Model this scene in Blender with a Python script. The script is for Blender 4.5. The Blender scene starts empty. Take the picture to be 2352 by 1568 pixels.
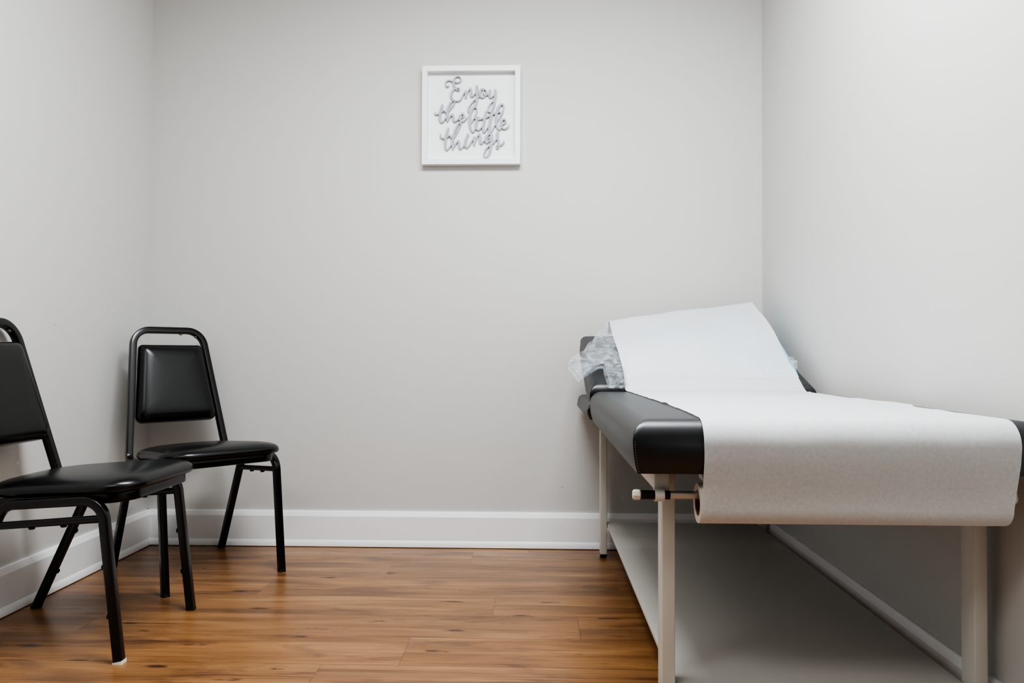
import bpy, bmesh, math, random
from mathutils import Vector, Matrix, noise
random.seed(7)
sc = bpy.context.scene
COL = sc.collection
sc.view_settings.view_transform = 'AgX'
sc.view_settings.look = 'AgX - High Contrast'
sc.view_settings.exposure = 0.58
PI = math.pi
V = Vector

# ------------------------------------------------------------------ materials
def srgb(r, g, b):
    f = lambda c: (c/255/12.92 if c/255 <= .04045 else ((c/255+.055)/1.055)**2.4)
    return (f(r), f(g), f(b), 1)

def new_mat(name):
    m = bpy.data.materials.new(name); m.use_nodes = True
    nt = m.node_tree
    return m, nt, nt.nodes['Principled BSDF']

def N(nt, kind, **kw):
    n = nt.nodes.new(kind)
    for k, v in kw.items():
        if k in n.inputs: n.inputs[k].default_value = v
        else: setattr(n, k, v)
    return n

def simple(name, col, rough=.5, metal=0., bump=None, vary=None, spec=.5):
    """principled with a little procedural colour variation and bump"""
    m, nt, b = new_mat(name)
    b.inputs['Base Color'].default_value = col
    b.inputs['Roughness'].default_value = rough
    b.inputs['Metallic'].default_value = metal
    b.inputs['Specular IOR Level'].default_value = spec
    tc = N(nt, 'ShaderNodeTexCoord')
    if vary:
        sc_, amt = vary
        nz = N(nt, 'ShaderNodeTexNoise', Scale=sc_, Detail=4.)
        nt.links.new(tc.outputs['Object'], nz.inputs['Vector'])
        mx = N(nt, 'ShaderNodeMix', data_type='RGBA')
        mx.inputs[6].default_value = [c*(1-amt) for c in col[:3]]+[1]
        mx.inputs[7].default_value = [min(1, c*(1+amt)) for c in col[:3]]+[1]
        nt.links.new(nz.outputs['Fac'], mx.inputs[0]); nt.links.new(mx.outputs[2], b.inputs['Base Color'])
    if bump:
        sc_, st, dist = bump
        nz = N(nt, 'ShaderNodeTexNoise', Scale=sc_, Detail=3.)
        nt.links.new(tc.outputs['Object'], nz.inputs['Vector'])
        bp = N(nt, 'ShaderNodeBump', Strength=st, Distance=dist)
        nt.links.new(nz.outputs['Fac'], bp.inputs['Height']); nt.links.new(bp.outputs['Normal'], b.inputs['Normal'])
    return m

def wall_material(name, col, spots):
    m, nt, b = new_mat(name)
    b.inputs['Roughness'].default_value = .62
    b.inputs['Specular IOR Level'].default_value = .28
    tc = N(nt, 'ShaderNodeTexCoord')
    nz = N(nt, 'ShaderNodeTexNoise', Scale=1.3, Detail=3.)
    nt.links.new(tc.outputs['Object'], nz.inputs['Vector'])
    mx = N(nt, 'ShaderNodeMix', data_type='RGBA')
    mx.inputs[6].default_value = [c*.985 for c in col[:3]]+[1]
    mx.inputs[7].default_value = [c*1.015 for c in col[:3]]+[1]
    nt.links.new(nz.outputs['Fac'], mx.inputs[0])
    last = mx.outputs[2]
    wob = N(nt, 'ShaderNodeTexNoise', Scale=160., Detail=2.)
    nt.links.new(tc.outputs['Object'], wob.inputs['Vector'])
    for (p, rad, c) in spots:                      # chips and scuffs in the paint
        d = N(nt, 'ShaderNodeVectorMath', operation='DISTANCE'); d.inputs[1].default_value = p
        nt.links.new(tc.outputs['Object'], d.inputs[0])
        a = N(nt, 'ShaderNodeMath', operation='MULTIPLY_ADD'); a.inputs[1].default_value = rad*1.6
        nt.links.new(wob.outputs['Fac'], a.inputs[0]); nt.links.new(d.outputs['Value'], a.inputs[2])
        l = N(nt, 'ShaderNodeMath', operation='LESS_THAN'); l.inputs[1].default_value = rad*1.5
        nt.links.new(a.outputs[0], l.inputs[0])
        k = N(nt, 'ShaderNodeMix', data_type='RGBA'); k.inputs[7].default_value = c
        nt.links.new(l.outputs[0], k.inputs[0]); nt.links.new(last, k.inputs[6]); last = k.outputs[2]
    nt.links.new(last, b.inputs['Base Color'])
    r = N(nt, 'ShaderNodeTexNoise', Scale=260., Detail=2.)
    nt.links.new(tc.outputs['Object'], r.inputs['Vector'])
    bp = N(nt, 'ShaderNodeBump', Strength=.12, Distance=.0006)
    nt.links.new(r.outputs['Fac'], bp.inputs['Height']); nt.links.new(bp.outputs['Normal'], b.inputs['Normal'])
    return m

def floor_material():
    m, nt, b = new_mat('wood_laminate')
    L = nt.links.new
    uv = N(nt, 'ShaderNodeUVMap', uv_map='UVMap')
    at = N(nt, 'ShaderNodeAttribute', attribute_name='plank')
    off = N(nt, 'ShaderNodeVectorMath', operation='MULTIPLY_ADD')
    off.inputs[1].default_value = (37, 53, 19); L(at.outputs['Vector'], off.inputs[0])
    L(uv.outputs['UV'], off.inputs[2])
    def stretched(sx, sy, scale, detail, dist=0., rough=.55):
        mp = N(nt, 'ShaderNodeVectorMath', operation='MULTIPLY'); mp.inputs[1].default_value = (sx, sy, 1)
        L(off.outputs[0], mp.inputs[0])
        n = N(nt, 'ShaderNodeTexNoise', Scale=scale, Detail=detail, Roughness=rough, Distortion=dist)
        L(mp.outputs[0], n.inputs['Vector']); return n.outputs['Fac']
    def ramp(src, stops):
        r = N(nt, 'ShaderNodeValToRGB'); e = r.color_ramp.elements
        e[0].position, e[0].color = stops[0]; e[1].position, e[1].color = stops[-1]
        for p, c in stops[1:-1]:
            x = e.new(p); x.color = c
        L(src, r.inputs[0]); return r.outputs[0]
    def mix(a, bb, fac, mode='MIX'):
        k = N(nt, 'ShaderNodeMix', data_type='RGBA', blend_type=mode)
        for s, i in ((a, 6), (bb, 7), (fac, 0)):
            if hasattr(s, 'is_output'): L(s, k.inputs[i])
            else: k.inputs[i].default_value = s
        return k.outputs[2]
    G = lambda v: (v, v, v, 1)
    base = ramp(stretched(1.1, 11, 1.6, 6., .7), [(.28, srgb(106, 71, 41)), (.45, srgb(150, 104, 60)), (.58, srgb(172, 123, 75)), (.75, srgb(192, 146, 97))])
    tint = mix(base, srgb(146, 108, 78), ramp(at.outputs['Fac'], [(0, G(0)), (1, G(.45))]))
    fib = ramp(stretched(5, 240, 1., 3.), [(.28, G(.82)), (.72, G(1.08))])
    c = mix(tint, fib, 1., 'MULTIPLY')
    # long dark streaks and smoky patches
    streak = ramp(stretched(1.6, 26, 1.3, 5., 1.2), [(.58, G(0)), (.67, G(.66))])
    c = mix(c, srgb(88, 55, 38), streak)
    smoke = ramp(stretched(2.6, 9, 1., 7., .6, .7), [(.54, G(0)), (.70, G(.68))])
    c = mix(c, srgb(84, 56, 42), smoke)
    dash = ramp(stretched(9, 120, 1., 4., .4, .6), [(.64, G(0)), (.70, G(.55))])
    c = mix(c, srgb(80, 50, 34), dash)
    # cathedral rings in some boards
    mp = N(nt, 'ShaderNodeVectorMath', operation='MULTIPLY'); mp.inputs[1].default_value = (1.1, 11, 1)
    L(off.outputs[0], mp.inputs[0])
    wv = N(nt, 'ShaderNodeTexWave', wave_type='RINGS', Scale=2.2, Distortion=5.5, Detail=2.)
    wv.inputs['Detail Scale'].default_value = .7
    L(mp.outputs[0], wv.inputs['Vector'])
    c = mix(c, mix(c, G(.80), 1., 'MULTIPLY'), ramp(wv.outputs['Fac'], [(.55, G(0)), (.9, G(.55))]))
    # knots: sparse short dark flecks along the grain
    vm = N(nt, 'ShaderNodeVectorMath', operation='MULTIPLY'); vm.inputs[1].default_value = (3.6, 13, 1)
    L(off.outputs[0], vm.inputs[0])
    vo = N(nt, 'ShaderNodeTexVoronoi', Scale=1.0); L(vm.outputs[0], vo.inputs['Vector'])
    wob = stretched(30, 90, 1., 3.)
    ad = N(nt, 'ShaderNodeMath', operation='MULTIPLY_ADD'); ad.inputs[1].default_value = .34
    L(wob, ad.inputs[0]); L(vo.outputs['Distance'], ad.inputs[2])
    c = mix(c, srgb(62, 38, 27), ramp(ad.outputs[0], [(.22, G(.9)), (.31, G(0))]))
    # seams: on the near and left edge of every board
    sp = N(nt, 'ShaderNodeSeparateXYZ'); L(uv.outputs['UV'], sp.inputs[0])
    def lt(src, v):
        q = N(nt, 'ShaderNodeMath', operation='LESS_THAN'); q.inputs[1].default_value = v; L(src, q.inputs[0]); return q.outputs[0]
    mxx = N(nt, 'ShaderNodeMath', operation='MAXIMUM'); L(lt(sp.outputs[0], .0011), mxx.inputs[0]); L(lt(sp.outputs[1], .0009), mxx.inputs[1])
    sm = N(nt, 'ShaderNodeMath', operation='MULTIPLY'); sm.inputs[1].default_value = .8; L(mxx.outputs[0], sm.inputs[0])
    c = mix(c, srgb(58, 36, 24), sm.outputs[0])
    c = mix(c, (.80, .79, .77, 1), 1., 'MULTIPLY')
    L(c, b.inputs['Base Color'])
    rr = ramp(stretched(2, 12, 2., 4.), [(.3, G(.27)), (.7, G(.38))])
    L(rr, b.inputs['Roughness'])
    b.inputs['Specular IOR Level'].default_value = .7
    bp = N(nt, 'ShaderNodeBump', Strength=.12, Distance=.0008)
    L(stretched(5, 160, 1., 3.), bp.inputs['Height']); L(bp.outputs['Normal'], b.inputs['Normal'])
    return m

def paper_material():
    m, nt, b = new_mat('exam_paper')
    L = nt.links.new
    tc = N(nt, 'ShaderNodeTexCoord')
    n1 = N(nt, 'ShaderNodeTexNoise', Scale=170., Detail=4., Roughness=.7)
    L(tc.outputs['Object'], n1.inputs['Vector'])
    mx = N(nt, 'ShaderNodeMix', data_type='RGBA')
    mx.inputs[6].default_value = (.60, .61, .62, 1); mx.inputs[7].default_value = (.93, .935, .94, 1)
    L(n1.outputs['Fac'], mx.inputs[0]); L(mx.outputs[2], b.inputs['Base Color'])
    b.inputs['Roughness'].default_value = .55
    b.inputs['Specular IOR Level'].default_value = .3
    bp = N(nt, 'ShaderNodeBump', Strength=.1, Distance=.0005)
    L(n1.outputs['Fac'], bp.inputs['Height']); L(bp.outputs['Normal'], b.inputs['Normal'])
    tr = N(nt, 'ShaderNodeBsdfTranslucent', Color=(.85, .9, .93, 1))
    ms = N(nt, 'ShaderNodeMixShader'); ms.inputs[0].default_value = .15
    tp = N(nt, 'ShaderNodeBsdfTransparent', Color=(.97, .98, 1, 1)); m2 = N(nt, 'ShaderNodeMixShader'); m2.inputs[0].default_value = .13
    out = nt.nodes['Material Output']
    L(b.outputs[0], ms.inputs[1]); L(tr.outputs[0], ms.inputs[2]); L(ms.outputs[0], m2.inputs[1]); L(tp.outputs[0], m2.inputs[2]); L(m2.outputs[0], out.inputs['Surface'])
    return m

def film_material():
    m, nt, b = new_mat('clear_film')
    L = nt.links.new
    tc = N(nt, 'ShaderNodeTexCoord')
    n1 = N(nt, 'ShaderNodeTexNoise', Scale=15., Detail=3., Roughness=.55, Distortion=2.2)
    L(tc.outputs['Object'], n1.inputs['Vector'])
    bp = N(nt, 'ShaderNodeBump', Strength=.8, Distance=.010)
    L(n1.outputs['Fac'], bp.inputs['Height']); L(bp.outputs['Normal'], b.inputs['Normal'])
    b.inputs['Base Color'].default_value = (.55, .58, .62, 1)
    b.inputs['Roughness'].default_value = .12
    b.inputs['Specular IOR Level'].default_value = .9
    t = N(nt, 'ShaderNodeBsdfTransparent', Color=(.96, .97, .98, 1))
    r = N(nt, 'ShaderNodeValToRGB')
    r.color_ramp.elements[0].position = .40; r.color_ramp.elements[0].color = (.10, .10, .10, 1)
    r.color_ramp.elements[1].position = .68; r.color_ramp.elements[1].color = (.50, .50, .50, 1)
    L(n1.outputs['Fac'], r.inputs[0])
    ms = N(nt, 'ShaderNodeMixShader')
    L(r.outputs[0], ms.inputs[0]); L(t.outputs[0], ms.inputs[1]); L(b.outputs[0], ms.inputs[2])
    L(ms.outputs[0], nt.nodes['Material Output'].inputs['Surface'])
    return m

WALLC = srgb(203, 202, 199)
M = dict(
    wall_back=wall_material('wall_paint', WALLC, [((.34, 3.051, .198), .006, srgb(225, 224, 220)), ((-.45, 3.051, .235), .003, srgb(160, 155, 150)), ((.105, 3.051, .238), .004, srgb(165, 160, 155))]),
    wall_left=wall_material('wall_paint_left', WALLC, [((-1.545, 2.27, .43), .008, srgb(222, 222, 220)), ((-1.545, 2.08, .867), .006, srgb(120, 118, 115)), ((-1.545, 2.44, .85), .003, srgb(150, 148, 145))]),
    wall=wall_material('wall_paint_right', WALLC, [((.885, 1.5, .62), .003, srgb(240, 240, 240))]),
    wall_dim=simple('wall_bounce_darkened', srgb(62, 58, 54), .7, vary=(2, .03)),  # unseen wall behind the camera, colour darkened to cut bounce light
    ceiling=simple('ceiling_paint', srgb(196, 196, 194), .9),
    trim=simple('trim_paint', srgb(240, 241, 242), .32, bump=(60, .05, .0005), vary=(9, .015)),
    floor=floor_material(),
    black_metal=simple('black_enamel', srgb(9, 9, 10), .22, bump=(220, .05, .0003), vary=(40, .2)),
    black_vinyl=simple('black_vinyl', srgb(10, 11, 13), .27, bump=(420, .10, .0003), vary=(6, .12)),
    table_vinyl=simple('table_vinyl', srgb(28, 30, 33), .41, bump=(520, .12, .0003), vary=(7, .12), spec=.75),
    rubber=simple('black_rubber', srgb(14, 14, 14), .6),
    white_rubber=simple('white_rubber', srgb(214, 208, 192), .6, vary=(90, .12)),
    brown_rubber=simple('brown_rubber', srgb(112, 92, 82), .6),
    putty=simple('cream_enamel', srgb(209, 206, 198), .38, bump=(150, .04, .0003), vary=(12, .03)),
    shelf=simple('shelf_laminate', srgb(204, 200, 194), .42, vary=(5, .02)),
    chrome=simple('brushed_steel', srgb(214, 208, 200), .34, .75),
    sleeve=simple('black_sleeve', srgb(16, 16, 17), .45),
    paper=paper_material(),
    roll=simple('paper_roll_side', srgb(222, 214, 204), .8, vary=(300, .04)),
    card=simple('card_core', srgb(120, 86, 58), .85),
    pillow=simple('pale_blue_pillow', srgb(142, 204, 226), .6, bump=(30, .2, .003), vary=(10, .05)),
    film=film_material(),
    print=simple('black_print', srgb(35, 35, 38), .6),
    sign_white=simple('white_sign_paint', srgb(236, 237, 238), .45, vary=(14, .01)),
    sign_back=simple('white_sign_panel', srgb(238, 239, 239), .6),
    letters=simple('grey_letter_paint', srgb(163, 170, 174), .55, vary=(40, .04)),
    brass=simple('dull_brass', srgb(120, 92, 52), .4, .8),
    stitch=simple('grey_thread', srgb(150, 150, 150), .8),
)

# ------------------------------------------------------------------ helpers
def finish(bm, name, mat, parent=None, smooth=True, angle=40):
    bmesh.ops.recalc_face_normals(bm, faces=bm.faces[:])
    me = bpy.data.meshes.new(name); bm.to_mesh(me); bm.free()
    me.materials.append(mat)
    if smooth:
        for p in me.polygons: p.use_smooth = True
        me.set_sharp_from_angle(angle=math.radians(angle))
    o = bpy.data.objects.new(name, me); COL.objects.link(o)
    if parent: o.parent = parent
    return o

def thing(name, label, cat, loc=(0, 0, 0), rotz=0., group=None):
    o = bpy.data.objects.new(name, None); COL.objects.link(o)
    o.empty_display_size = .1
    o.location = loc; o.rotation_euler = (0, 0, rotz)
    o['label'] = label; o['category'] = cat
    if group: o['group'] = group
    return o

def struct(name, bm, mat, **kw):
    o = finish(bm, name, mat, **kw); o['kind'] = 'structure'; return o

def add_box(bm, lo, hi, bevel=0., seg=2):
    r = bmesh.ops.create_cube(bm, size=1.)
    vs = r['verts']
    for v in vs:
        v.co = V([lo[i]+(hi[i]-lo[i])*(v.co[i]+.5) for i in range(3)])
    if bevel > 0:
        es = list({e for v in vs for e in v.link_edges})
        bmesh.ops.bevel(bm, geom=es, offset=bevel, segments=seg, profile=.5, affect='EDGES')

def box(name, lo, hi, mat, parent=None, bevel=.0015):
    bm = bmesh.new(); add_box(bm, lo, hi, bevel); return finish(bm, name, mat, parent)

def fillet(pts, rad, seg=8):
    """round the inner corners of a polyline; rad is a number or one per point"""
    pts = [V(p) for p in pts]; out = [pts[0]]
    for i in range(1, len(pts)-1):
        r = rad[i] if isinstance(rad, (list, tuple)) else rad
        a, p, c = pts[i-1], pts[i], pts[i+1]
        u = (a-p).normalized(); w = (c-p).normalized()
        ang = u.angle(w)
        if r <= 0 or ang > PI-.02: out.append(p); continue
        d = r/math.tan(ang/2)
        ctr = p+(u+w).normalized()*(r/math.sin(ang/2))
        s, e = p+u*d-ctr, p+w*d-ctr
        tot = s.angle(e); ax = s.cross(e).normalized()
        for k in range(seg+1): out.append(ctr+Matrix.Rotation(tot*k/seg, 3, ax) @ s)
    out.append(pts[-1]); return out

def round_profile(h, r, seg=3, w=None):
    w = w or h; out = []
    for qx, qy, a0 in ((1, 1, 0), (-1, 1, 90), (-1, -1, 180), (1, -1, 270)):
        for k in range(seg+1):
            a = math.radians(a0+90*k/seg)
            out.append((qx*(w-r)+r*math.cos(a), qy*(h-r)+r*math.sin(a)))
    return out
SQ = round_profile(.0112, .0030)
def circ(r, n=20): return [(r*math.cos(2*PI*k/n), r*math.sin(2*PI*k/n)) for k in range(n)]

def add_sweep(bm, path, prof, normal, closed=False, cap=True):
    path = [V(p) for p in path]; n = len(path); rings = []
    nv = V(normal).normalized()
    for i, p in enumerate(path):
        a = path[i-1] if (i > 0 or closed) else p
        c = path[(i+1) % n] if (i < n-1 or closed) else p
        t = (c-a).normalized()
        nv = (nv-t*nv.dot(t)).normalized(); b = t.cross(nv)
        rings.append([bm.verts.new(p+nv*x+b*y) for x, y in prof])
    m = len(prof)
    for i in range(n if closed else n-1):
        r0, r1 = rings[i], rings[(i+1) % n]
        for k in range(m): bm.faces.new((r0[k], r0[(k+1) % m], r1[(k+1) % m], r1[k]))
    if cap and not closed:
        bm.faces.new(rings[0][::-1]); bm.faces.new(rings[-1])

def tube(name, path, prof, normal, mat, parent=None, closed=False):
    bm = bmesh.new(); add_sweep(bm, path, prof, normal, closed); return finish(bm, name, mat, parent)

def add_cyl(bm, p, q, r, n=16, bevel=0.):
    p, q = V(p), V(q); t = (q-p).normalized()
    nv = t.orthogonal().normalized(); b = t.cross(nv); rings = []
    L = (q-p).length
    prof = [(0, r-bevel), (bevel, r), (L-bevel, r), (L, r-bevel)] if bevel else [(0, r), (L, r)]
    for s, rr in prof:
        rings.append([bm.verts.new(p+t*s+nv*rr*math.cos(2*PI*k/n)+b*rr*math.sin(2*PI*k/n)) for k in range(n)])
    for r0, r1 in zip(rings, rings[1:]):
        for k in range(n): bm.faces.new((r0[k], r0[(k+1) % n], r1[(k+1) % n], r1[k]))
    bm.faces.new(rings[0][::-1]); bm.faces.new(rings[-1])

def cyl(name, p, q, r, mat, parent=None, n=16, bevel=0.):
    bm = bmesh.new(); add_cyl(bm, p, q, r, n, bevel); return finish(bm, name, mat, parent)

def grid_faces(bm, rows, wrap=False):
    for r0, r1 in zip(rows, rows[1:]):
        n = len(r0)
        for k in range(n if wrap else n-1):
            bm.faces.new((r0[k], r0[(k+1) % n], r1[(k+1) % n], r1[k]))

def smoothstep(a, b, x):
    t = max(0., min(1., (x-a)/(b-a))); return t*t*(3-2*t)

def interp(tab, x):
    """smooth (monotone-ish cubic) lookup in a table of (x, y)"""
    if x <= tab[0][0]: return tab[0][1]
    if x >= tab[-1][0]: return tab[-1][1]
    for i in range(len(tab)-1):
        x0, y0 = tab[i]; x1, y1 = tab[i+1]
        if x <= x1:
            def sl(j):
                if j <= 0: return (tab[1][1]-tab[0][1])/(tab[1][0]-tab[0][0])
                if j >= len(tab)-1: return (tab[-1][1]-tab[-2][1])/(tab[-1][0]-tab[-2][0])
                a = (tab[j][1]-tab[j-1][1])/(tab[j][0]-tab[j-1][0]); b = (tab[j+1][1]-tab[j][1])/(tab[j+1][0]-tab[j][0])
                return 0 if a*b <= 0 else 2*a*b/(a+b)
            h = x1-x0; t = (x-x0)/h
            return ((2*t**3-3*t*t+1)*y0+(t**3-2*t*t+t)*h*sl(i)+(-2*t**3+3*t*t)*y1+(t**3-t*t)*h*sl(i+1))

# ------------------------------------------------------------------ the room
XL, XR, YB, YF, ZC = -1.545, .885, 3.051, -2.6, 2.46
bm = bmesh.new(); add_box(bm, (XL-.1, YB, -.05), (XR+.1, YB+.1, ZC+.05)); struct('wall_back', bm, M['wall_back'], smooth=False)
bm = bmesh.new(); add_box(bm, (XL-.1, YF, -.05), (XL, YB, ZC+.05)); struct('wall_left', bm, M['wall_left'], smooth=False)
bm = bmesh.new(); add_box(bm, (XR, YF, -.05), (XR+.1, YB, ZC+.05)); struct('wall_right', bm, M['wall'], smooth=False)
bm = bmesh.new(); add_box(bm, (XL-.1, YF-.1, -.05), (XR+.1, YF, ZC+.05)); struct('wall_front', bm, M['wall_dim'], smooth=False)
bm = bmesh.new(); add_box(bm, (XL, YF, ZC), (XR, YB, ZC+.05)); struct('ceiling', bm, M['ceiling'], smooth=False)

# floor: laminate boards, rows across the room, each board a face with its own grain
bm = bmesh.new()
uvl = bm.loops.layers.uv.new('UVMap'); pl = bm.loops.layers.float_color.new('plank')
ROW = [2.9745, 2.797, 2.6, 2.4225, 2.2505, 2.0775, 1.8895]
while ROW[-1] > YF: ROW.append(ROW[-1]-.1785)
ROW = [3.153]+ROW
JOINT = [-.028, -.237, -.515, -.879, -1.50, .121, -.3335, -.522]
for i in range(len(ROW)-1):
    y1, y0 = min(ROW[i], YB), max(ROW[i+1], YF)
    j = JOINT[i] if i < len(JOINT) else random.uniform(-1, .8)
    xs = [XL]+sorted([x for x in (j-2.752, j-1.376, j, j+1.376, j+2.752) if XL < x < XR])+[XR]
    for x0, x1 in zip(xs, xs[1:]):
        rc = (random.random(), random.random(), random.random(), 1)
        f = bm.faces.new([bm.verts.new(p) for p in ((x0, y0, 0), (x1, y0, 0), (x1, y1, 0), (x0, y1, 0))])
        for lp in f.loops:
            lp[uvl].uv = (lp.vert.co.x-x0+(.01 if x0 == XL else 0), lp.vert.co.y-y0); lp[pl] = rc
struct('floor', bm, M['floor'], smooth=False)

BASE = [(0, .139), (.007, .139), (.009, .1375), (.0165, .1195), (.0165, .028), (.0185, .0245), (.0215, .018), (.0228, .010), (.0228, .003), (.018, .0015), (0, .0015)]
def baseboard(name, p0, p1, inward):
    bm = bmesh.new(); p0, p1, n = V(p0), V(p1), V(inward)
    a = [bm.verts.new(p0+n*d+V((0, 0, z))) for d, z in BASE]
    b = [bm.verts.new(p1+n*d+V((0, 0, z))) for d, z in BASE]
    k = len(BASE)
    for i in range(k): bm.faces.new((a[i], a[(i+1) % k], b[(i+1) % k], b[i]))
    bm.faces.new(a); bm.faces.new(b[::-1])
    return struct(name, bm, M['trim'], angle=22)
baseboard('baseboard_back', (XL, YB, 0), (XR, YB, 0), (0, -1, 0))
baseboard('baseboard_left', (XL, YF, 0), (XL, YB, 0), (1, 0, 0))
baseboard('baseboard_right', (XR, YF, 0), (XR, YB, 0), (-1, 0, 0))

# ------------------------------------------------------------------ stacking chairs
def rounded_outline(poly, rads, n=7):
    """closed outline of a polygon (2-D) with rounded corners"""
    out = []; k = len(poly)
    for i in range(k):
        a, p, c = V(poly[i-1]), V(poly[i]), V(poly[(i+1) % k])
        u = (a-p).normalized(); w = (c-p).normalized(); ang = u.angle(w); r = rads[i]
        d = r/math.tan(ang/2); s, e = p+u*d, p+w*d
        ctr = p+(u+w).normalized()*(r/math.sin(ang/2))
        a0 = math.atan2(s.y-ctr.y, s.x-ctr.x); a1 = math.atan2(e.y-ctr.y, e.x-ctr.x)
        dl = (a1-a0+PI) % (2*PI)-PI
        for q in range(n+1):
            aa = a0+dl*q/n; out.append(V((ctr.x+r*math.cos(aa), ctr.y+r*math.sin(aa))))
    # subdivide long spans
    res = []
    for i in range(len(out)):
        a, b = out[i], out[(i+1) % len(out)]; L = (b-a).length; m = max(1, int(L/.03))
        for q in range(m): res.append(a.lerp(b, q/m))
    return res

def cushion_bm(outline, rings, place):
    """rings: (inset, height); inset in metres from the outline near the rim, negative = scale"""
    c = sum(outline, V((0, 0)))/len(outline); bm = bmesh.new(); rows = []
    for s, h in rings:
        rows.append([bm.verts.new(place(c+(p-c)*s, h)) for p in outline])
    grid_faces(bm, rows, wrap=True)
    bm.faces.new(rows[0][::-1]); bm.faces.new(rows[-1])
    return bm

SH = lambda y: .065*(y-.36)                          # the seat slopes down to the back
def make_chair(label, loc, rotz, white_foot):
    t = thing('stacking_chair', label, 'chair', loc, rotz, 'black stacking chairs in the left corner')
    K = M['black_metal']
    # seat pad
    ol = rounded_outline([(-.168, .062), (.168, .062), (.211, .492), (-.211, .492)], [.122, .122, .078, .078])
    for p in ol:
        if p.y > .4: p.y += .008*(1-(p.x/.207)**2)
    bm = cushion_bm(ol, [(.90, .4085), (.975, .409), (.997, .413), (1.004, .419), (.999, .4255), (.982, .4315), (.945, .4375), (.87, .4435), (.72, .4495), (.48, .4535), (.2, .455)],
                    lambda p, h: V((p.x, p.y, h+SH(p.y))))
    finish(bm, 'seat', M['black_vinyl'], t, angle=60)
    # back: plane leaning backwards
    B0, B1 = V((0, .080, .41)), V((0, -.035, .855))
    up = (B1-B0).normalized(); nf = V((0, up.z, -up.y))             # front-facing normal
    def bp(x, z, d=0.): 
        s = (z-B0.z)/up.z; return B0+up*s+V((x, 0, 0))+nf*d
    hw = lambda z: .1765-(.1765-.1305)*(z-.41)/.39
    pts = [V((-.170, .22, .397+SH(.22))), V((-.1775, .0835, .397+SH(.0835))), bp(-hw(.845), .845), bp(hw(.845), .845), V((.1775, .0835, .397+SH(.0835))), V((.170, .22, .397+SH(.22)))]
    path = fillet(pts, [0, .034, .062, .062, .034, 0], 10)
    bf = tube('back_frame', path, SQ, (1, 0, 0), K, t)
    for (x, z, dx, dz) in ((-.045, .845, 0, -1), (-.1095, .8319, .616, -.788)):
        d = (V((dx, 0, 0))+up*dz).normalized(); p = bp(x, z)+d*.0100
        bb = cyl('bumper', p, p+d*.0062, .0062, M['brown_rubber'], bf, 14, .0015); bb['label'] = 'small brown rubber bumper'
    ol = rounded_outline([(-.1475, .508), (.1475, .508), (.1135, .789), (-.1135, .789)], [.023, .023, .015, .015])
    bm = cushion_bm(ol, [(.90, -.010), (.985, -.010), (1.0, -.006), (1.0, .006), (.988, .0125), (.965, .0185), (.925, .0250), (.87, .0300), (.79, .0332), (.65, .0350), (.4, .0356), (.15, .0358)],
                    lambda p, h: bp(p.x, p.y, h))
    finish(bm, 'backrest', M['black_vinyl'], t, angle=60)
    # seat frame under the pad
    tube('seat_frame', fillet([(-.170, .22, .3945+SH(.22)), (-.172, .468, .3945+SH(.468)), (.172, .468, .3945+SH(.468)), (.170, .22, .3945+SH(.22))], .055, 8), round_profile(.0105, .003, 2, .0130), (0, 0, 1), K, t)
    for s in (-1, 1):
        x = .199*s
        ft, ff = V((x, .0, .0)), V((x, .468, .0))
        mid = V((x, .285, .3945+SH(.285))); rt, tf = V((x, .172, .3945+SH(.172))), V((x, .421, .3945+SH(.421)))
        for which, foot, corner in (('rear', ft, rt), ('front', ff, tf)):
            path = fillet([foot, corner, mid], .05, 9)
            dirv = (path[1]-foot).normalized()
            path[0] = foot+dirv*(.004/dirv.z)
            lg = tube('leg', path, SQ, (1, 0, 0), K, t)
            wf = white_foot and which == 'front' and s > 0
            # foot cap, horizontal sole
            bm = bmesh.new()
            add_sweep(bm, [foot+V((0, 0, .0002)), foot+V((0, 0, .003)), foot+dirv*(.006/dirv.z)], round_profile(.0128 if wf else .0115, .0035), (1, 0, 0))
            cp = finish(bm, 'foot_cap', M['white_rubber'] if wf else M['rubber'], lg)
            if wf: cp['label'] = 'worn whitish foot cap'
            # two round stacking bumpers on the inside of the leg
            side = V((1, 0, 0)).cross(dirv).normalized()
            want = -1 if which == 'front' else 1
            if side.y*want < 0: side = -side
            for z in (.235, .115):
                p = foot+dirv*(z/dirv.z)+side*.0115
                cyl('bumper', p, p+side*.006, .0072, M['rubber'], lg, 14, .0015)
        st = tube('stretcher', [V((x, .150, .331)), V((x, .424, .352))], round_profile(.0088, .004), (1, 0, 0), K, t)
        for y in (.245, .325):
            p = V((x, y, .331+(y-.150)*.0766-.008))
            cyl('bumper', p, p-V((0, 0, .006)), .0075, M['rubber'], st, 14, .0015)
    return t

make_chair('black vinyl stacking chair in the corner, its back against both walls', (-1.363, 2.858, 0), -2.3168, False)
make_chair('black vinyl stacking chair nearer the camera, side on, cut off by the left edge', (-1.487, 2.0765, 0), -1.5671, True)

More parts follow.
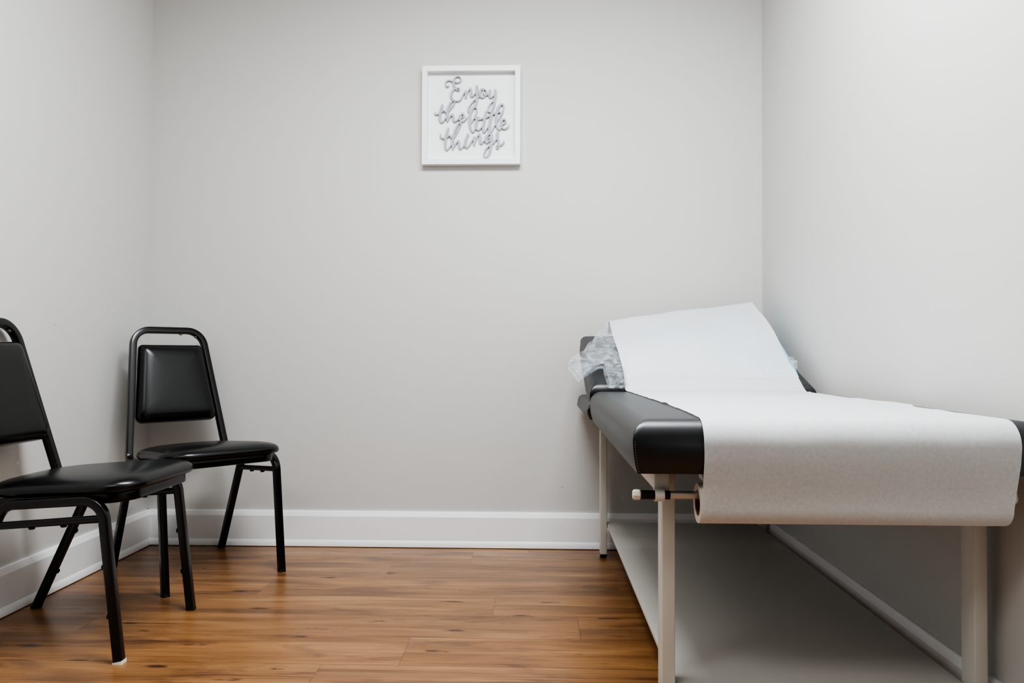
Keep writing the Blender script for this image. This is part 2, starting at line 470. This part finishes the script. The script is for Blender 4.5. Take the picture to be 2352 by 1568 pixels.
# ------------------------------------------------------------------ framed sign
SX, SY, SZ = -.2565, YB, 1.7
sign = thing('framed_sign', 'square white framed sign with grey cut-out script lettering on the back wall', 'sign', (SX, SY, SZ))
HW, HH, FW, DP = .1935, .1945, .0205, .032
bm = bmesh.new()
def prism(bm, pts, y0, y1):
    a = [bm.verts.new((x, y0, z)) for x, z in pts]; b = [bm.verts.new((x, y1, z)) for x, z in pts]; n = len(pts)
    for i in range(n): bm.faces.new((a[i], a[(i+1) % n], b[(i+1) % n], b[i]))
    bm.faces.new(a); bm.faces.new(b[::-1])
for q in range(4):                                   # four boards, mitred
    R = Matrix.Rotation(q*PI/2, 2)
    w, h = (HW, HH) if q % 2 == 0 else (HH, HW)
    pts = [(-w, h), (w, h), (w-FW, h-FW), (-w+FW, h-FW)]
    prism(bm, [tuple(R @ V(p)) for p in pts], -DP, -.001)
finish(bm, 'frame', M['sign_white'], sign, angle=30)
box('backing_panel', (-HW+FW-.002, -.006, -HH+FW-.002), (HW-FW+.002, -.002, HH-FW+.002), M['sign_back'], sign, 0)

PXM = 3.03/1777.47                                    # metres per photo pixel at the sign
def tr(pts, ox, oy, sc_): return [((ox+x/sc_-1082.6)*PXM, -(oy+y/sc_-264.6)*PXM, w/sc_*PXM) for x, y, w in pts]
A_ = lambda *p: tr(p, 1010, 160, 15.68)
B_ = lambda *p: tr(p, 990, 220, 12.379)
C_ = lambda *p: tr(p, 1000, 270, 13.835)
STROKES = [
 # Enjoy
 A_((295,530,48),(262,556,46),(215,530,42),(190,470,40),(200,400,42),(245,345,44),(320,325,46),(400,345,46),(480,372,44),(570,402,42),(660,408,42),(725,370,42),(755,305,42),(735,235,42),(685,195,40),(620,188,42),(550,220,48),(500,300,66),(480,400,80),(500,500,86),(540,580,84),(575,628,60),(650,610,46),(700,640,42),(690,680,40),(640,690,40),(580,665,42),(530,640,50),(450,720,70),(405,830,92),(408,930,90),(450,1020,62),(520,1070,50),(620,1085,46),(710,1060,46),(770,1000,44),(800,920,42),(850,825,42),(905,740,44)),
 A_((930,735,78),(932,840,74),(930,955,62)), A_((935,940,40),(975,810,42),(1040,690,44),(1095,625,58),(1125,690,82),(1125,800,84),(1128,885,70),(1150,925,48),(1205,895,42),(1265,820,40),(1310,750,42)),
 A_((1330,565,98),(1338,720,98),(1345,880,96),(1330,1060,90),(1290,1240,80),(1270,1320,70)), A_((1310,1000,44),(1210,1095,42),(1110,1215,42),(1040,1335,44),(1020,1420,44),(1060,1490,42)),
 A_((1360,985,42),(1400,940,40),(1440,915,42)), A_((1560,650,46),(1495,665,66),(1455,750,82),(1452,850,82),(1478,930,62),(1540,968,46),(1620,920,44),(1675,840,46),(1685,760,46),(1650,690,46),(1580,650,46)), A_((1560,660,46),(1572,740,56),(1580,820,52),(1620,870,44),(1690,875,42),(1750,850,42)),
 A_((1815,715,90),(1800,810,88),(1790,900,74),(1830,970,48),(1890,945,42),(1970,860,42)), A_((2008,705,88),(2012,830,92),(1995,1010,90),(1965,1200,88),(1905,1390,78),(1880,1470,70)), A_((1950,1085,46),(1850,1170,44),(1775,1290,44),(1738,1400,44),(1750,1480,46),(1830,1495,44)),
 # the
 B_((305,230,56),(275,330,70),(245,470,72),(238,610,68),(255,695,52),(295,722,42),(345,690,40),(410,595,38),(445,535,36)), B_((95,440,36),(98,475,38),(140,495,38),(210,475,38),(290,425,38),(350,388,40),(385,408,38),(387,438,34)),
 B_((455,690,44),(450,560,74),(455,410,74),(480,300,66),(530,195,56),(600,105,44),(655,92,42),(665,130,40),(625,230,38),(560,320,38),(480,420,36)), B_((457,690,30),(510,600,38),(565,525,44),(605,505,54),(628,560,66),(630,630,66),(645,685,50),(685,702,40),(745,660,38),(815,595,40)),
 B_((800,615,40),(880,590,40),(930,540,42),(910,490,46),(868,488,54),(822,545,70),(815,615,70),(832,680,52),(880,708,40),(950,675,38),(1000,610,34),(1010,580,26)),
 # little
 B_((1120,775,34),(1200,650,36),(1262,535,38),(1302,400,38),(1290,320,44),(1240,290,54),(1180,340,74),(1118,455,78),(1095,600,76),(1098,745,70),(1122,890,60),(1160,985,44),(1200,1008,38),(1232,965,36),(1255,880,34)),
 B_((1298,680,86),(1288,770,86),(1278,860,76),(1298,930,46),(1350,955,38),(1400,920,36),(1455,850,34)), B_((1325,605,74),(1345,612,70)),
 B_((1240,605,44),(1300,645,44),(1380,645,44),(1480,622,46),(1600,580,44),(1720,522,44),(1820,482,42),(1910,448,42),(1985,445,42),(2000,500,60),(1970,540,44)),
 B_((1565,435,62),(1542,560,76),(1508,720,76),(1485,870,72),(1488,980,58),(1518,1015,40),(1575,940,36),(1640,835,34)),
 B_((1742,400,80),(1715,560,80),(1682,740,78),(1662,900,74),(1665,1010,62),(1680,1060,44),(1760,930,36),(1835,795,34)),
 B_((1885,715,34),(1960,590,40),(2030,480,42),(2070,330,38),(2055,235,44),(2010,215,54),(1935,290,70),(1875,430,76),(1850,600,74),(1862,755,70),(1892,880,54),(1942,945,40),(1990,915,38),(2015,870,36)),
 B_((1985,815,40),(2080,778,42),(2132,720,44),(2110,662,46),(2058,650,56),(2005,715,70),(1995,800,68),(2022,880,50),(2090,925,38),(2160,902,38),(2210,848,34),(2216,815,26)),
 # things
 C_((150,500,34),(150,560,44),(190,622,46),(270,638,44),(360,592,44),(440,548,46),(482,572,44),(475,625,36)), C_((395,320,70),(362,440,82),(325,600,82),(305,760,80),(308,890,72),(328,975,52),(370,1002,44),(430,942,42),(500,842,40),(545,775,38)),
 C_((550,985,38),(545,860,78),(548,660,82),(585,480,72),(645,320,62),(725,178,52),(795,128,46),(808,180,42),(770,285,40),(690,440,40),(590,610,38)), C_((550,980,32),(610,870,42),(670,772,46),(722,718,58),(748,770,76),(748,860,74),(765,948,54),(802,972,44),(862,922,42),(925,850,40)),
 C_((1030,530,92),(1002,600,66),(975,660,80),(955,760,84),(942,860,76),(968,922,50),(1012,930,42),(1082,862,42),(1152,742,42),(1212,640,44)),
 C_((1245,615,80),(1240,720,76),(1232,835,58)), C_((1234,830,40),(1290,680,44),(1350,555,48),(1402,508,62),(1428,580,82),(1424,700,82),(1432,785,60),(1472,808,44),(1530,745,40),(1580,675,40)),
 C_((1790,545,56),(1715,500,60),(1645,565,76),(1602,675,86),(1612,760,60),(1655,785,44),(1712,732,42),(1765,640,44)), C_((1795,545,86),(1795,700,88),(1772,900,84),(1742,1070,72),(1685,1190,56),(1605,1255,48),(1552,1225,46),(1558,1115,44),(1632,975,42),(1722,885,42),(1832,818,42),(1902,732,42),(1965,645,42)), C_((1700,640,50),(1740,600,50)),
 C_((1982,490,104),(1985,590,82),(2008,720,70),(2030,840,64),(2022,925,50),(1985,962,46),(1950,928,44),(1972,880,48),(2062,868,52),(2140,830,46),(2188,770,40),(2180,725,26)),
]
bm = bmesh.new()
def catmull(pts, sub=5):
    P = [V(p) for p in pts]; P = [P[0]*2-P[1]]+P+[P[-1]*2-P[-2]]; out = []
    for i in range(1, len(P)-2):
        p0, p1, p2, p3 = P[i-1:i+3]
        for k in range(sub):
            t = k/sub
            out.append(.5*((2*p1)+(p2-p0)*t+(2*p0-5*p1+4*p2-p3)*t*t+(3*p1-p0-3*p2+p3)*t**3))
    out.append(P[-2]); return out
for si, st in enumerate(STROKES):
    pts = catmull(st, 5); left = []; right = []
    n = len(pts)
    front, backy = -.0145-.00013*(si % 5), -.0055
    cap0 = cap1 = None
    for i, p in enumerate(pts):
        a, c = pts[max(0, i-1)], pts[min(n-1, i+1)]
        t = V((c.x-a.x, c.y-a.y)); t = t.normalized() if t.length > 1e-9 else V((1, 0))
        nn = V((-t.y, t.x)); w = max(.0015, p.z)*.5
        left.append((p.x+nn.x*w, p.y+nn.y*w)); right.append((p.x-nn.x*w, p.y-nn.y*w))
    rowsF = []
    for i, ((lx, lz), (rx, rz)) in enumerate(zip(left, right)):
        fr = front-.0006*i/n
        rowsF.append([bm.verts.new((lx, backy, lz)), bm.verts.new((lx, fr, lz)), bm.verts.new((rx, fr, rz)), bm.verts.new((rx, backy, rz))])
    grid_faces(bm, rowsF)
    for row, p, q, sgn in ((rowsF[0], pts[0], pts[1], 1), (rowsF[-1], pts[-1], pts[-2], -1)):   # round stroke ends
        t = V((p.x-q.x, p.y-q.y)).normalized(); w = max(.0015, p.z)*.5
        ctr = V((p.x, p.y)); l = V((row[1].co.x, row[1].co.z))-ctr
        F = [row[1]]; K = [row[0]]
        for k in range(1, 6):
            a = PI*k/6
            d = ctr+l*math.cos(a)+t*w*math.sin(a)
            F.append(bm.verts.new((d.x, row[1].co.y, d.y))); K.append(bm.verts.new((d.x, backy, d.y)))
        F.append(row[2]); K.append(row[3])
        bm.faces.new(F)
        for k in range(6): bm.faces.new((F[k], F[k+1], K[k+1], K[k]))
finish(bm, 'lettering', M['letters'], sign, smooth=False)

nail = thing('nail', 'tiny nail head in the wall just above the framed sign', 'nail', (-.2535, YB, SZ+HH+.0045))
bm = bmesh.new(); add_cyl(bm, (0, .002, 0), (0, -.012, .001), .0011, 10); add_cyl(bm, (0, -.012, .001), (0, -.0135, .001), .0024, 12)
finish(bm, 'nail_shaft', M['brass'], nail)

# ------------------------------------------------------------------ examination table
tab = thing('exam_table', 'cream steel examination table with dark vinyl pads along the right wall', 'examination table', (.52, 2.15, 0))
def place(o):                                         # parts are built in room coordinates
    o.matrix_parent_inverse = Matrix.Translation((-.52, -2.15, 0)); return o

def lin(a, b, n): return [a+(b-a)*i/n for i in range(n+1)]
def edge_dist(L, r, n_mid):
    """sample positions 0..L, dense near both ends"""
    e = [r*(1-math.cos(PI/2*k/7)) for k in range(8)]
    return e+lin(r, L-r, n_mid)[1:-1]+[L-x for x in reversed(e)]
def pad_height(x, y, Lx, Ly, h, r, crown):
    d = min(x, Lx-x, y, Ly-y)
    f = 0 if d >= r else r-math.sqrt(max(0, r*r-(r-d)**2))
    u, v = 2*x/Lx-1, 2*y/Ly-1
    return h-f+crown*(1-u*u)*(1-v**4)
def pad_bm(Lx, Ly, h, r, crown, bulge, mat4, wr=0., tuck=.009):
    """upholstered pad: soft top edges, bulging sides, pinched vertical corner seams"""
    xs, ys = edge_dist(Lx, r, 14), edge_dist(Ly, r, 20)
    bm = bmesh.new(); rows = []
    for y in ys:
        rows.append([bm.verts.new((x, y, pad_height(x, y, Lx, Ly, h, r, crown))) for x in xs])
    grid_faces(bm, rows)
    nz = 7
    def side(top, nrm, key, L):
        prev = top; ring = [top]
        for k in range(1, nz+1):
            f = k/nz; row = []
            for v in top:
                s = key(v)/L; b = bulge*math.sin(PI*min(1, f*.95+.03))*(1-abs(2*s-1)**7)
                z = v.co.z*(1-f)
                wrk = wr*noise.noise(V((v.co.x*26, v.co.y*26, f*2.2)))*(1-abs(2*s-1)**4)*math.sin(PI*f)
                row.append(bm.verts.new((v.co.x+nrm[0]*(b+wrk)+(Lx/2-v.co.x)/(Lx/2)*tuck*f*f, v.co.y+nrm[1]*(b+wrk)+(Ly/2-v.co.y)/(Ly/2)*tuck*f*f, z)))
            ring.append(row)
        grid_faces(bm, ring); return ring[-1]
    bottoms = [side(rows[0], (0, -1), lambda v: v.co.x, Lx), side(rows[-1], (0, 1), lambda v: v.co.x, Lx),
               side([r_[0] for r_ in rows], (-1, 0), lambda v: v.co.y, Ly), side([r_[-1] for r_ in rows], (1, 0), lambda v: v.co.y, Ly)]
    bm.faces.new([bm.verts.new(p) for p in ((tuck, tuck, 0), (Lx-tuck, tuck, 0), (Lx-tuck, Ly-tuck, 0), (tuck, Ly-tuck, 0))])
    bmesh.ops.remove_doubles(bm, verts=bm.verts[:], dist=1e-5)
    bm.transform(mat4); return bm

PX0, PX1, PY0, PY1, PZ0, PZ1 = .167, .868, 1.337, 2.383, .5535, .6465
PR, PC = .033, .0055
PW, PL, PH = PX1-PX0, PY1-PY0, PZ1-PZ0
def pad_z(x, y): return PZ0+pad_height(min(max(x-PX0, 0), PW), min(max(y-PY0, 0), PL), PW, PL, PH, PR, PC)
mt = place(finish(pad_bm(PW, PL, PH, PR, PC, .008, Matrix.Translation((PX0, PY0, PZ0)), .0025), 'mattress', M['table_vinyl'], tab, angle=75))
mt['label'] = 'long dark grey vinyl mattress pad'
# stitching down the near corner seam
bm = bmesh.new()
for k in range(12):
    z = PZ1-PR-.004-k*.0046; f = (PZ1-PR-z)/(PZ1-PR-PZ0); tk = .009*f*f
    add_cyl(bm, (PX0+.0035+tk, PY0+tk-.0016, z), (PX0+.0035+tk, PY0+tk-.0016, z-.0018), .0004, 6)
finish(bm, 'stitching', M['stitch'], mt)
TILT = math.radians(18.4)
HZ0 = .588
HM = Matrix.Translation((PX0, 2.412, HZ0)) @ Matrix.Rotation(TILT, 4, 'X')
hp = place(finish(pad_bm(PW-.008, .545, .079, .030, .006, .009, HM, .002), 'headrest_pad', M['table_vinyl'], tab, angle=75))
hp['label'] = 'raised headrest pad in dark vinyl'
place(finish(pad_bm(PW+.004, .56, .052, .022, .003, .010, Matrix.Translation((PX0-.004, 2.445, .5535))), 'base_pad', M['table_vinyl'], tab, angle=75))

LEGX = [(.2417, .2675), (.8285, .8540)]; LEGY = [(1.495, 1.542), (2.905, 2.952)]
for i, (x0, x1) in enumerate(LEGX):
    for j, (y0, y1) in enumerate(LEGY):
        bm = bmesh.new(); add_box(bm, (x0, y0, .014), (x1, y1, .552), .0028, 3)
        lg = place(finish(bm, 'leg', M['putty'], tab))
        bm = bmesh.new(); cx, cy = (x0+x1)/2, (y0+y1)/2
        add_box(bm, (x0+.001, y0+.001, .009), (x1-.001, y1-.001, .016), .001)
        add_cyl(bm, (cx, cy, .0003), (cx, cy, .0055), .0125, 18, .0015); add_cyl(bm, (cx, cy, .005), (cx, cy, .011), .005, 12)
        finish(bm, 'foot', M['rubber'], lg)['label'] = 'black levelling foot'
for (x0, x1) in ((.2125, .2395), (.8050, .8275)):
    place(box('side_rail', (x0, 1.395 if x0 < .5 else 1.43, .5165), (x1, 2.985, .5525), M['putty'], tab, .003))
place(box('cross_rail', (.2700, 2.912, .5265), (.8045, 2.940, .5525), M['putty'], tab, .002))
bm = bmesh.new()
for y in (1.405, 1.44):
    pass
pts = [(.298, .5525), (.303, .531), (.792, .531), (.797, .5525)]
a = [bm.verts.new((x, 1.408, z)) for x, z in pts]; b = [bm.verts.new((x, 1.446, z)) for x, z in pts]
for k in range(4): bm.faces.new((a[k], a[(k+1) % 4], b[(k+1) % 4], b[k]))
bm.faces.new(a); bm.faces.new(b[::-1])
place(finish(bm, 'cross_rail', M['putty'], tab, smooth=False))
place(box('shelf', (.2690, 1.46, .1145), (.8270, 2.944, .1270), M['shelf'], tab, .0015))
for (lx, sgn) in ((.2675, 1), (.8285, -1)):
    for (y0, y1) in LEGY:
        yy = y0-.004 if y0 > 2 else y1-.004
        bm = bmesh.new()
        x0, x1 = sorted((lx, lx+sgn*.013))
        add_box(bm, (x0, yy-.012, .099), (x1, yy+.012, .1145), .0015); add_cyl(bm, (lx-sgn*.0005, yy, .107), (lx+sgn*.004, yy, .107), .004, 10)
        place(finish(bm, 'shelf_bracket', M['putty'], tab))
RY, RZ = 1.385, .5105                                   # paper-holder rod axis
for xh in (.2195, .8285):                                # hooks that carry the rod
    path = [V((xh, 1.399, .5165))]
    path = [V((xh, RY+.011*math.cos(math.radians(a)), RZ+.0105*math.sin(math.radians(a)))) for a in range(35, 35+261, 15)]
    path = [V((xh, 1.402, .519))]+path
    place(tube('hook', path, round_profile(.0011, .0005, 2, .0085), (1, 0, 0), M['putty'], tab))

# rod with sleeve and end cap
rod = thing('paper_holder_rod', 'thin steel rod with black sleeve and white cap carrying the paper roll', 'rod', (.18, RY, RZ))
def rp(o): o.matrix_parent_inverse = Matrix.Translation((-.18, -RY, -RZ)); return o
rp(cyl('rod_bar', (.183, RY, RZ), (.832, RY, RZ), .0070, M['chrome'], rod, 20))['label'] = 'bare steel rod'
rp(cyl('sleeve', (.1865, RY, RZ), (.2385, RY, RZ), .0080, M['sleeve'], rod, 24, .0006))['label'] = 'black plastic sleeve'
bm = bmesh.new()
add_cyl(bm, (.1725, RY, RZ), (.1865, RY, RZ), .0094, 8, .0022)
rp(finish(bm, 'end_cap', M['white_rubber'], rod, angle=20))['label'] = 'off-white end cap'

# ------------------------------------------------------------------ paper roll and sheet
ptop = thing('exam_table_paper', 'white paper sheet pulled from its roll over the examination table and pillow', 'paper', (.55, RY, .47))
def pp(o): o.matrix_parent_inverse = Matrix.Translation((-.55, -RY, -.47)); return o
RO, RI = .0352, .0222
CY, CZ = RY, RZ+.0073-(RI-.0012)
X0, X1 = .2865, .8165
bm = bmesh.new(); n = 56; rings = []
for x, r in ((X0+.004, RI), (X0, RI+.0006), (X0, RO-.0005), (X0+.0006, RO), (X1-.0006, RO), (X1, RO-.0005), (X1, RI+.0006), (X1-.004, RI)):
    rings.append([bm.verts.new((x, CY+r*math.cos(2*PI*k/n), CZ+r*math.sin(2*PI*k/n))) for k in range(n)])
grid_faces(bm, rings, wrap=True)
pp(finish(bm, 'paper_roll', M['roll'], ptop, angle=40))
bm = bmesh.new(); rings = []
for x, r in ((X0+.001, RI+.0003), (X0+.001, RI-.0012), (X1-.001, RI-.0012), (X1-.001, RI+.0003)):
    rings.append([bm.verts.new((x, CY+r*math.cos(2*PI*k/n), CZ+r*math.sin(2*PI*k/n))) for k in range(n)])
grid_faces(bm, rings, wrap=True)
pp(finish(bm, 'roll_core', M['card'], ptop))['label'] = 'brown cardboard core'

def head_z(y):
    """upper side of the tilted headrest at depth y (crown included)"""
    c, t_ = math.cos(TILT), math.tan(TILT)
    d = (y-2.412+.079*math.sin(TILT))/c                 # distance along the pad
    f = 0 if d > .03 else .03-math.sqrt(max(0, .03**2-(.03-max(d, 0))**2))
    return HZ0+.079*c+d*math.sin(TILT)+.0055*(1-(2*min(max(d, 0), .545)/.545-1)**4)-f
LEFT_P = [(2.362, .6515), (2.378, .662), (2.392, .690), (2.43, .712), (2.62, .781), (2.80, .840), (2.925, .880), (2.952, .868), (2.975, .835)]
RIGHT_P = [(2.352, .648), (2.38, .660), (2.41, .678), (2.476, .712), (2.56, .768), (2.633, .818), (2.733, .874), (2.868, .934), (2.940, .9575), (2.962, .948), (2.98, .905)]
def hump(Y, u):
    """height of paper over the pillow at depth Y, u = 0 left .. 1 right"""
    a, b = interp(LEFT_P, Y), interp(RIGHT_P, Y)
    s = u**.9
    h = a*(1-s)+b*s
    belly = math.sin(PI*u)
    h += belly*(.006*math.exp(-((Y-2.76)/.10)**2)+.016*math.exp(-((Y-2.60)/.10)**2)-.008*math.exp(-((Y-2.44)/.05)**2))
    return h
NS = 46
cols = lin(0, 1, NS); rows = []
path = []                                              # (kind, value)
for k in range(9):                                     # wrapped on the front of the roll
    a = math.radians(238-58*k/8); path.append(('yz', CY+(RO+.0007)*math.cos(a), CZ+(RO+.0007)*math.sin(a)))
path += [('yz', 1.3435, .520), ('yz', 1.337, .545), ('yz', 1.3290, .575), ('yz', 1.3272, .590)]
for k in range(11):
    a = PI/2*k/10
    path.append(('rim', 1.3265+(PY0+PR+.002-1.3265)*(1-math.cos(a)), math.sin(a)))
for y in lin(1.385, 2.34, 46): path.append(('top', y))
for y in lin(2.353, 2.955, 60): path.append(('hump', y))
path += [('hump', 2.966), ('hump', 2.975)]
bm = bmesh.new()
for P in path:
    row = []
    for u in cols:
        if P[0] == 'yz':
            y, z = P[1], P[2]; ex0 = ex1 = 0; xl, xr = X0+.0005, X1-.0005
            f = smoothstep(.50, .60, z); y += .0012*f*math.sin(u*17)*math.sin(u*5)
        elif P[0] == 'rim':
            y = P[1]; xl, xr = X0, X1
            z0 = .603; z1 = pad_z(X0+(X1-X0)*u, PY0+PR+.002)+.0022; z = z0+(z1-z0)*P[2]
            y += .0012*math.sin(u*17)*math.sin(u*5)*(1-P[2])
        else:
            y = P[1]
            w = smoothstep(1.40, 1.7, y)*(1-smoothstep(2.2, 2.38, y))
            xl = X0-.014*smoothstep(1.5, 2.38, y)+w*.006*noise.noise(V((y*9, 3.1, 0)))+w*.003*noise.noise(V((y*34, 8, 0)))
            xr = X1-.014*smoothstep(1.37, 1.55, y)+w*.003*noise.noise(V((y*8, 7.7, 0)))+.036*smoothstep(1.66, 1.76, y)*(1-smoothstep(1.80, 2.02, y))+.012*smoothstep(2.2, 2.36, y)
            if P[0] == 'hump':
                k = smoothstep(2.42, 2.95, y); xr -= .006*k; xl += .002*k
            x = xl+(xr-xl)*u
            if P[0] == 'top':
                z = pad_z(x, y)+.0022
                z += .0016*max(0, noise.noise(V((x*7, y*3, 2.))))+.0012*max(0, noise.noise(V((x*3, y*22, 5.))))
                z += .0022*smoothstep(2.05, 2.3, y)*max(0, noise.noise(V((x*5, y*30, 9.))))
                edge = max(0, 1-min(u, 1-u)/.05); z += .004*edge*w*max(0, noise.noise(V((y*12, 4*u, 1.))))
            else:
                z = max(hump(y, u), pad_z(x, min(y, 2.36))+.0022 if y < 2.37 else 0)
                k = smoothstep(2.40, 2.5, y)*(1-smoothstep(2.93, 2.97, y))
                if 2.385 < y < 2.95: z = max(z, head_z(y)+.004)
                z += k*(.0065*noise.noise(V((x*7, y*6, 1.)))+  .0040*abs(noise.noise(V((x*13-y*9, x*3+y*5, 4.)))))
        row.append(bm.verts.new((xl+(xr-xl)*u, y, z)))
    rows.append(row)
grid_faces(bm, rows)
sh = pp(finish(bm, 'paper_sheet', M['paper'], ptop, angle=180))
sh['label'] = 'white sheet of exam paper'

# ------------------------------------------------------------------ pillow in its plastic bag
pil = thing('pillow', 'pale blue pillow under the white paper on the raised headrest', 'pillow', (.55, 2.68, .78))
bm = bmesh.new(); NU, NV = 44, 34
def pil_top(x, y):
    u = min(max((x-.272)/.54, 0), 1)
    return hump(min(max(y, 2.42), 2.93), u)-.009
top = []; bot = []; PXC, PXH, PYC, PYH = .5600, .2755, 2.69, .245
for j in range(NV+1):
    t = -PI/2+PI*j/NV; yy = PYC+PYH*math.copysign(abs(math.sin(t))**.62, math.sin(t))
    rt, rb = [], []
    for i in range(NU+1):
        s_ = -PI/2+PI*i/NU; ex = math.copysign(abs(math.sin(s_))**.55, math.sin(s_))
        ey = (yy-PYC)/PYH
        xx = PXC+ex*PXH*(1-.05*abs(ey)**4)
        k = max(0., (1-abs(ex)**12))**.5*max(0., (1-abs(ey)**6))**.5
        zb = head_z(yy)+.002; zt = max(pil_top(xx, yy), zb+.003)
        zb = min(zb, zt-.002); mid = zb+.35*(zt-zb)
        wr = .0015*noise.noise(V((xx*18, yy*18, 0)))
        rt.append(bm.verts.new((xx, yy, mid+(zt-mid)*k+min(0, wr)*k))); rb.append(bm.verts.new((xx, yy, mid-(mid-zb)*k)))
    top.append(rt); bot.append(rb)
grid_faces(bm, top); grid_faces(bm, bot)
bmesh.ops.remove_doubles(bm, verts=bm.verts[:], dist=1e-5)
o = finish(bm, 'pillow_cover', M['pillow'], pil, angle=180); o.matrix_parent_inverse = Matrix.Translation((-.55, -2.68, -.78))

BAGT = thing('plastic_bag', 'clear crumpled plastic bag around the pillow, spilling over the headrest edge', 'plastic bag', (.2, 2.55, .75))
def gp(o): o.matrix_parent_inverse = Matrix.Translation((-.2, -2.55, -.75)); return o
BAG_OUT = [V(p) for p in ((0.2673, 2.9394, 0.8730), (0.2183, 2.7953, 0.8249), (0.1790, 2.6739, 0.7845), (0.1438, 2.5798, 0.7531), (0.1066, 2.5207, 0.7333), (0.1072, 2.4369, 0.7055), (0.1319, 2.3650, 0.6793), (0.1457, 2.4407, 0.7069), (0.1663, 2.4841, 0.7213), (0.1993, 2.4800, 0.7201), (0.2126, 2.4407, 0.7071), (0.2139, 2.3650, 0.6743), (0.2338, 2.3650, 0.6519), (0.2456, 2.3650, 0.6744), (0.2562, 2.3650, 0.6546), (0.2681, 2.3650, 0.6520))]
BAG_IN = [V(p) for p in ((0.2789, 2.9226, 0.8674), (0.2797, 2.8470, 0.8422), (0.2788, 2.7751, 0.8184), (0.2780, 2.7068, 0.7957), (0.2792, 2.6600, 0.7801), (0.2798, 2.6238, 0.7681), (0.2808, 2.5928, 0.7578), (0.2804, 2.5626, 0.7478), (0.2810, 2.5289, 0.7366), (0.2815, 2.4961, 0.7257), (0.2811, 2.4681, 0.7164), (0.2807, 2.4407, 0.7074), (0.2799, 2.4102, 0.6972), (0.2778, 2.3803, 0.6873), (0.2773, 2.3650, 0.6772), (0.2786, 2.3650, 0.6666))]
BAG2_OUT = [V(p) for p in ((0.8302, 2.6200, 0.7696), (0.8393, 2.5600, 0.7509), (0.8434, 2.5300, 0.7398), (0.8394, 2.5100, 0.7204), (0.8217, 2.4900, 0.6999), (0.8020, 2.4800, 0.6959))]
BAG2_IN = [V(p) for p in ((0.8157, 2.6200, 0.7725), (0.8146, 2.5800, 0.7594), (0.8079, 2.5500, 0.7452), (0.8043, 2.5300, 0.7312), (0.7993, 2.5100, 0.7175), (0.7929, 2.4900, 0.7039))]
BAG3_OUT = [V(p) for p in ((0.8054, 2.9400, 0.9609), (0.8196, 2.9500, 0.9698), (0.8261, 2.9500, 0.9649), (0.8189, 2.9300, 0.9488))]
BAG3_IN = [V(p) for p in ((0.7962, 2.9300, 0.9520), (0.7999, 2.9200, 0.9465), (0.8048, 2.9200, 0.9416), (0.8068, 2.9100, 0.9377))]
def film_bm(inner, outer, nv, amp, seed, sub=5):
    I, O = catmull(inner, sub), catmull(outer, sub)
    n = min(len(I), len(O)); bm = bmesh.new(); rows = []
    for j in range(nv+1):
        f = j/nv; row = []
        for k in range(n):
            p = I[k].lerp(O[k], f)
            w = amp*math.sin(PI*min(1, f*.9+.05))
            q = V((p.x*20, p.y*14, p.z*20+seed))
            p = p+V((.55*noise.noise(q), -abs(noise.noise(q*1.7))*.9, 1.0*noise.noise(q+V((9, 2, 5)))))*w
            p = p+V((0, -.5, .8))*amp*.5*math.sin(k*1.15+f*2.0)*f
            row.append(bm.verts.new(p))
        rows.append(row)
    grid_faces(bm, rows); return bm
fl = gp(finish(film_bm(BAG_IN, BAG_OUT, 16, .011, 0.), 'bag_side', M['film'], BAGT, angle=180))
gp(finish(film_bm([p+V((-.002, .006, .012)) for p in BAG_IN], [p+V((.006, .010, .014)) for p in BAG_OUT], 16, .010, 11.), 'bag_side', M['film'], BAGT, angle=180))
gp(finish(film_bm(BAG2_IN, BAG2_OUT, 10, .006, 4.), 'bag_end', M['film'], BAGT, angle=180))
gp(finish(film_bm(BAG3_IN, BAG3_OUT, 6, .004, 7.), 'bag_corner', M['film'], BAGT, angle=180))
bm = bmesh.new()
T0 = BAG_OUT[4]
for r_ in range(2):
    for k in range(4):
        p = T0+V((.006+.0045*k, -.012, -.003+.0035*k-.006*r_))
        add_cyl(bm, p, p+V((.0032, 0, .0022)), .0007, 6)
finish(bm, 'printed_text', M['print'], fl)

# ------------------------------------------------------------------ light
def area(name, loc, sx, sy, watts, col=(1, 1, 1), rot=(0, 0, 0)):
    l = bpy.data.lights.new(name, 'AREA'); l.shape = 'RECTANGLE'; l.size = sx; l.size_y = sy; l.energy = watts; l.color = col
    o = bpy.data.objects.new(name, l); COL.objects.link(o); o.location = loc; o.rotation_euler = rot; return o
area('ceiling_panel_light', (-.02, 1.5, ZC-.015), 1.2, .6, 50, (.94, .975, 1.))
area('ceiling_panel_light', (-.85, -.1, ZC-.015), 1.2, .6, 13, (.94, .975, 1.))
w = bpy.data.worlds.new('world'); sc.world = w; w.use_nodes = True
w.node_tree.nodes['Background'].inputs[0].default_value = (.8, .85, .9, 1)
w.node_tree.nodes['Background'].inputs[1].default_value = .05

# ------------------------------------------------------------------ camera
cam = bpy.data.cameras.new('camera'); co = bpy.data.objects.new('camera', cam); COL.objects.link(co)
cam.sensor_width = 36; cam.lens = 1777.473/2352*36; cam.clip_start = .02
co.matrix_world = Matrix(((0.999524, -0.002358, 0.030768, 0.000000), (0.030724, -0.016737, -0.999388, 0.000000), (0.002871, 0.999857, -0.016657, 0.758800), (0, 0, 0, 1)))
sc.camera = co
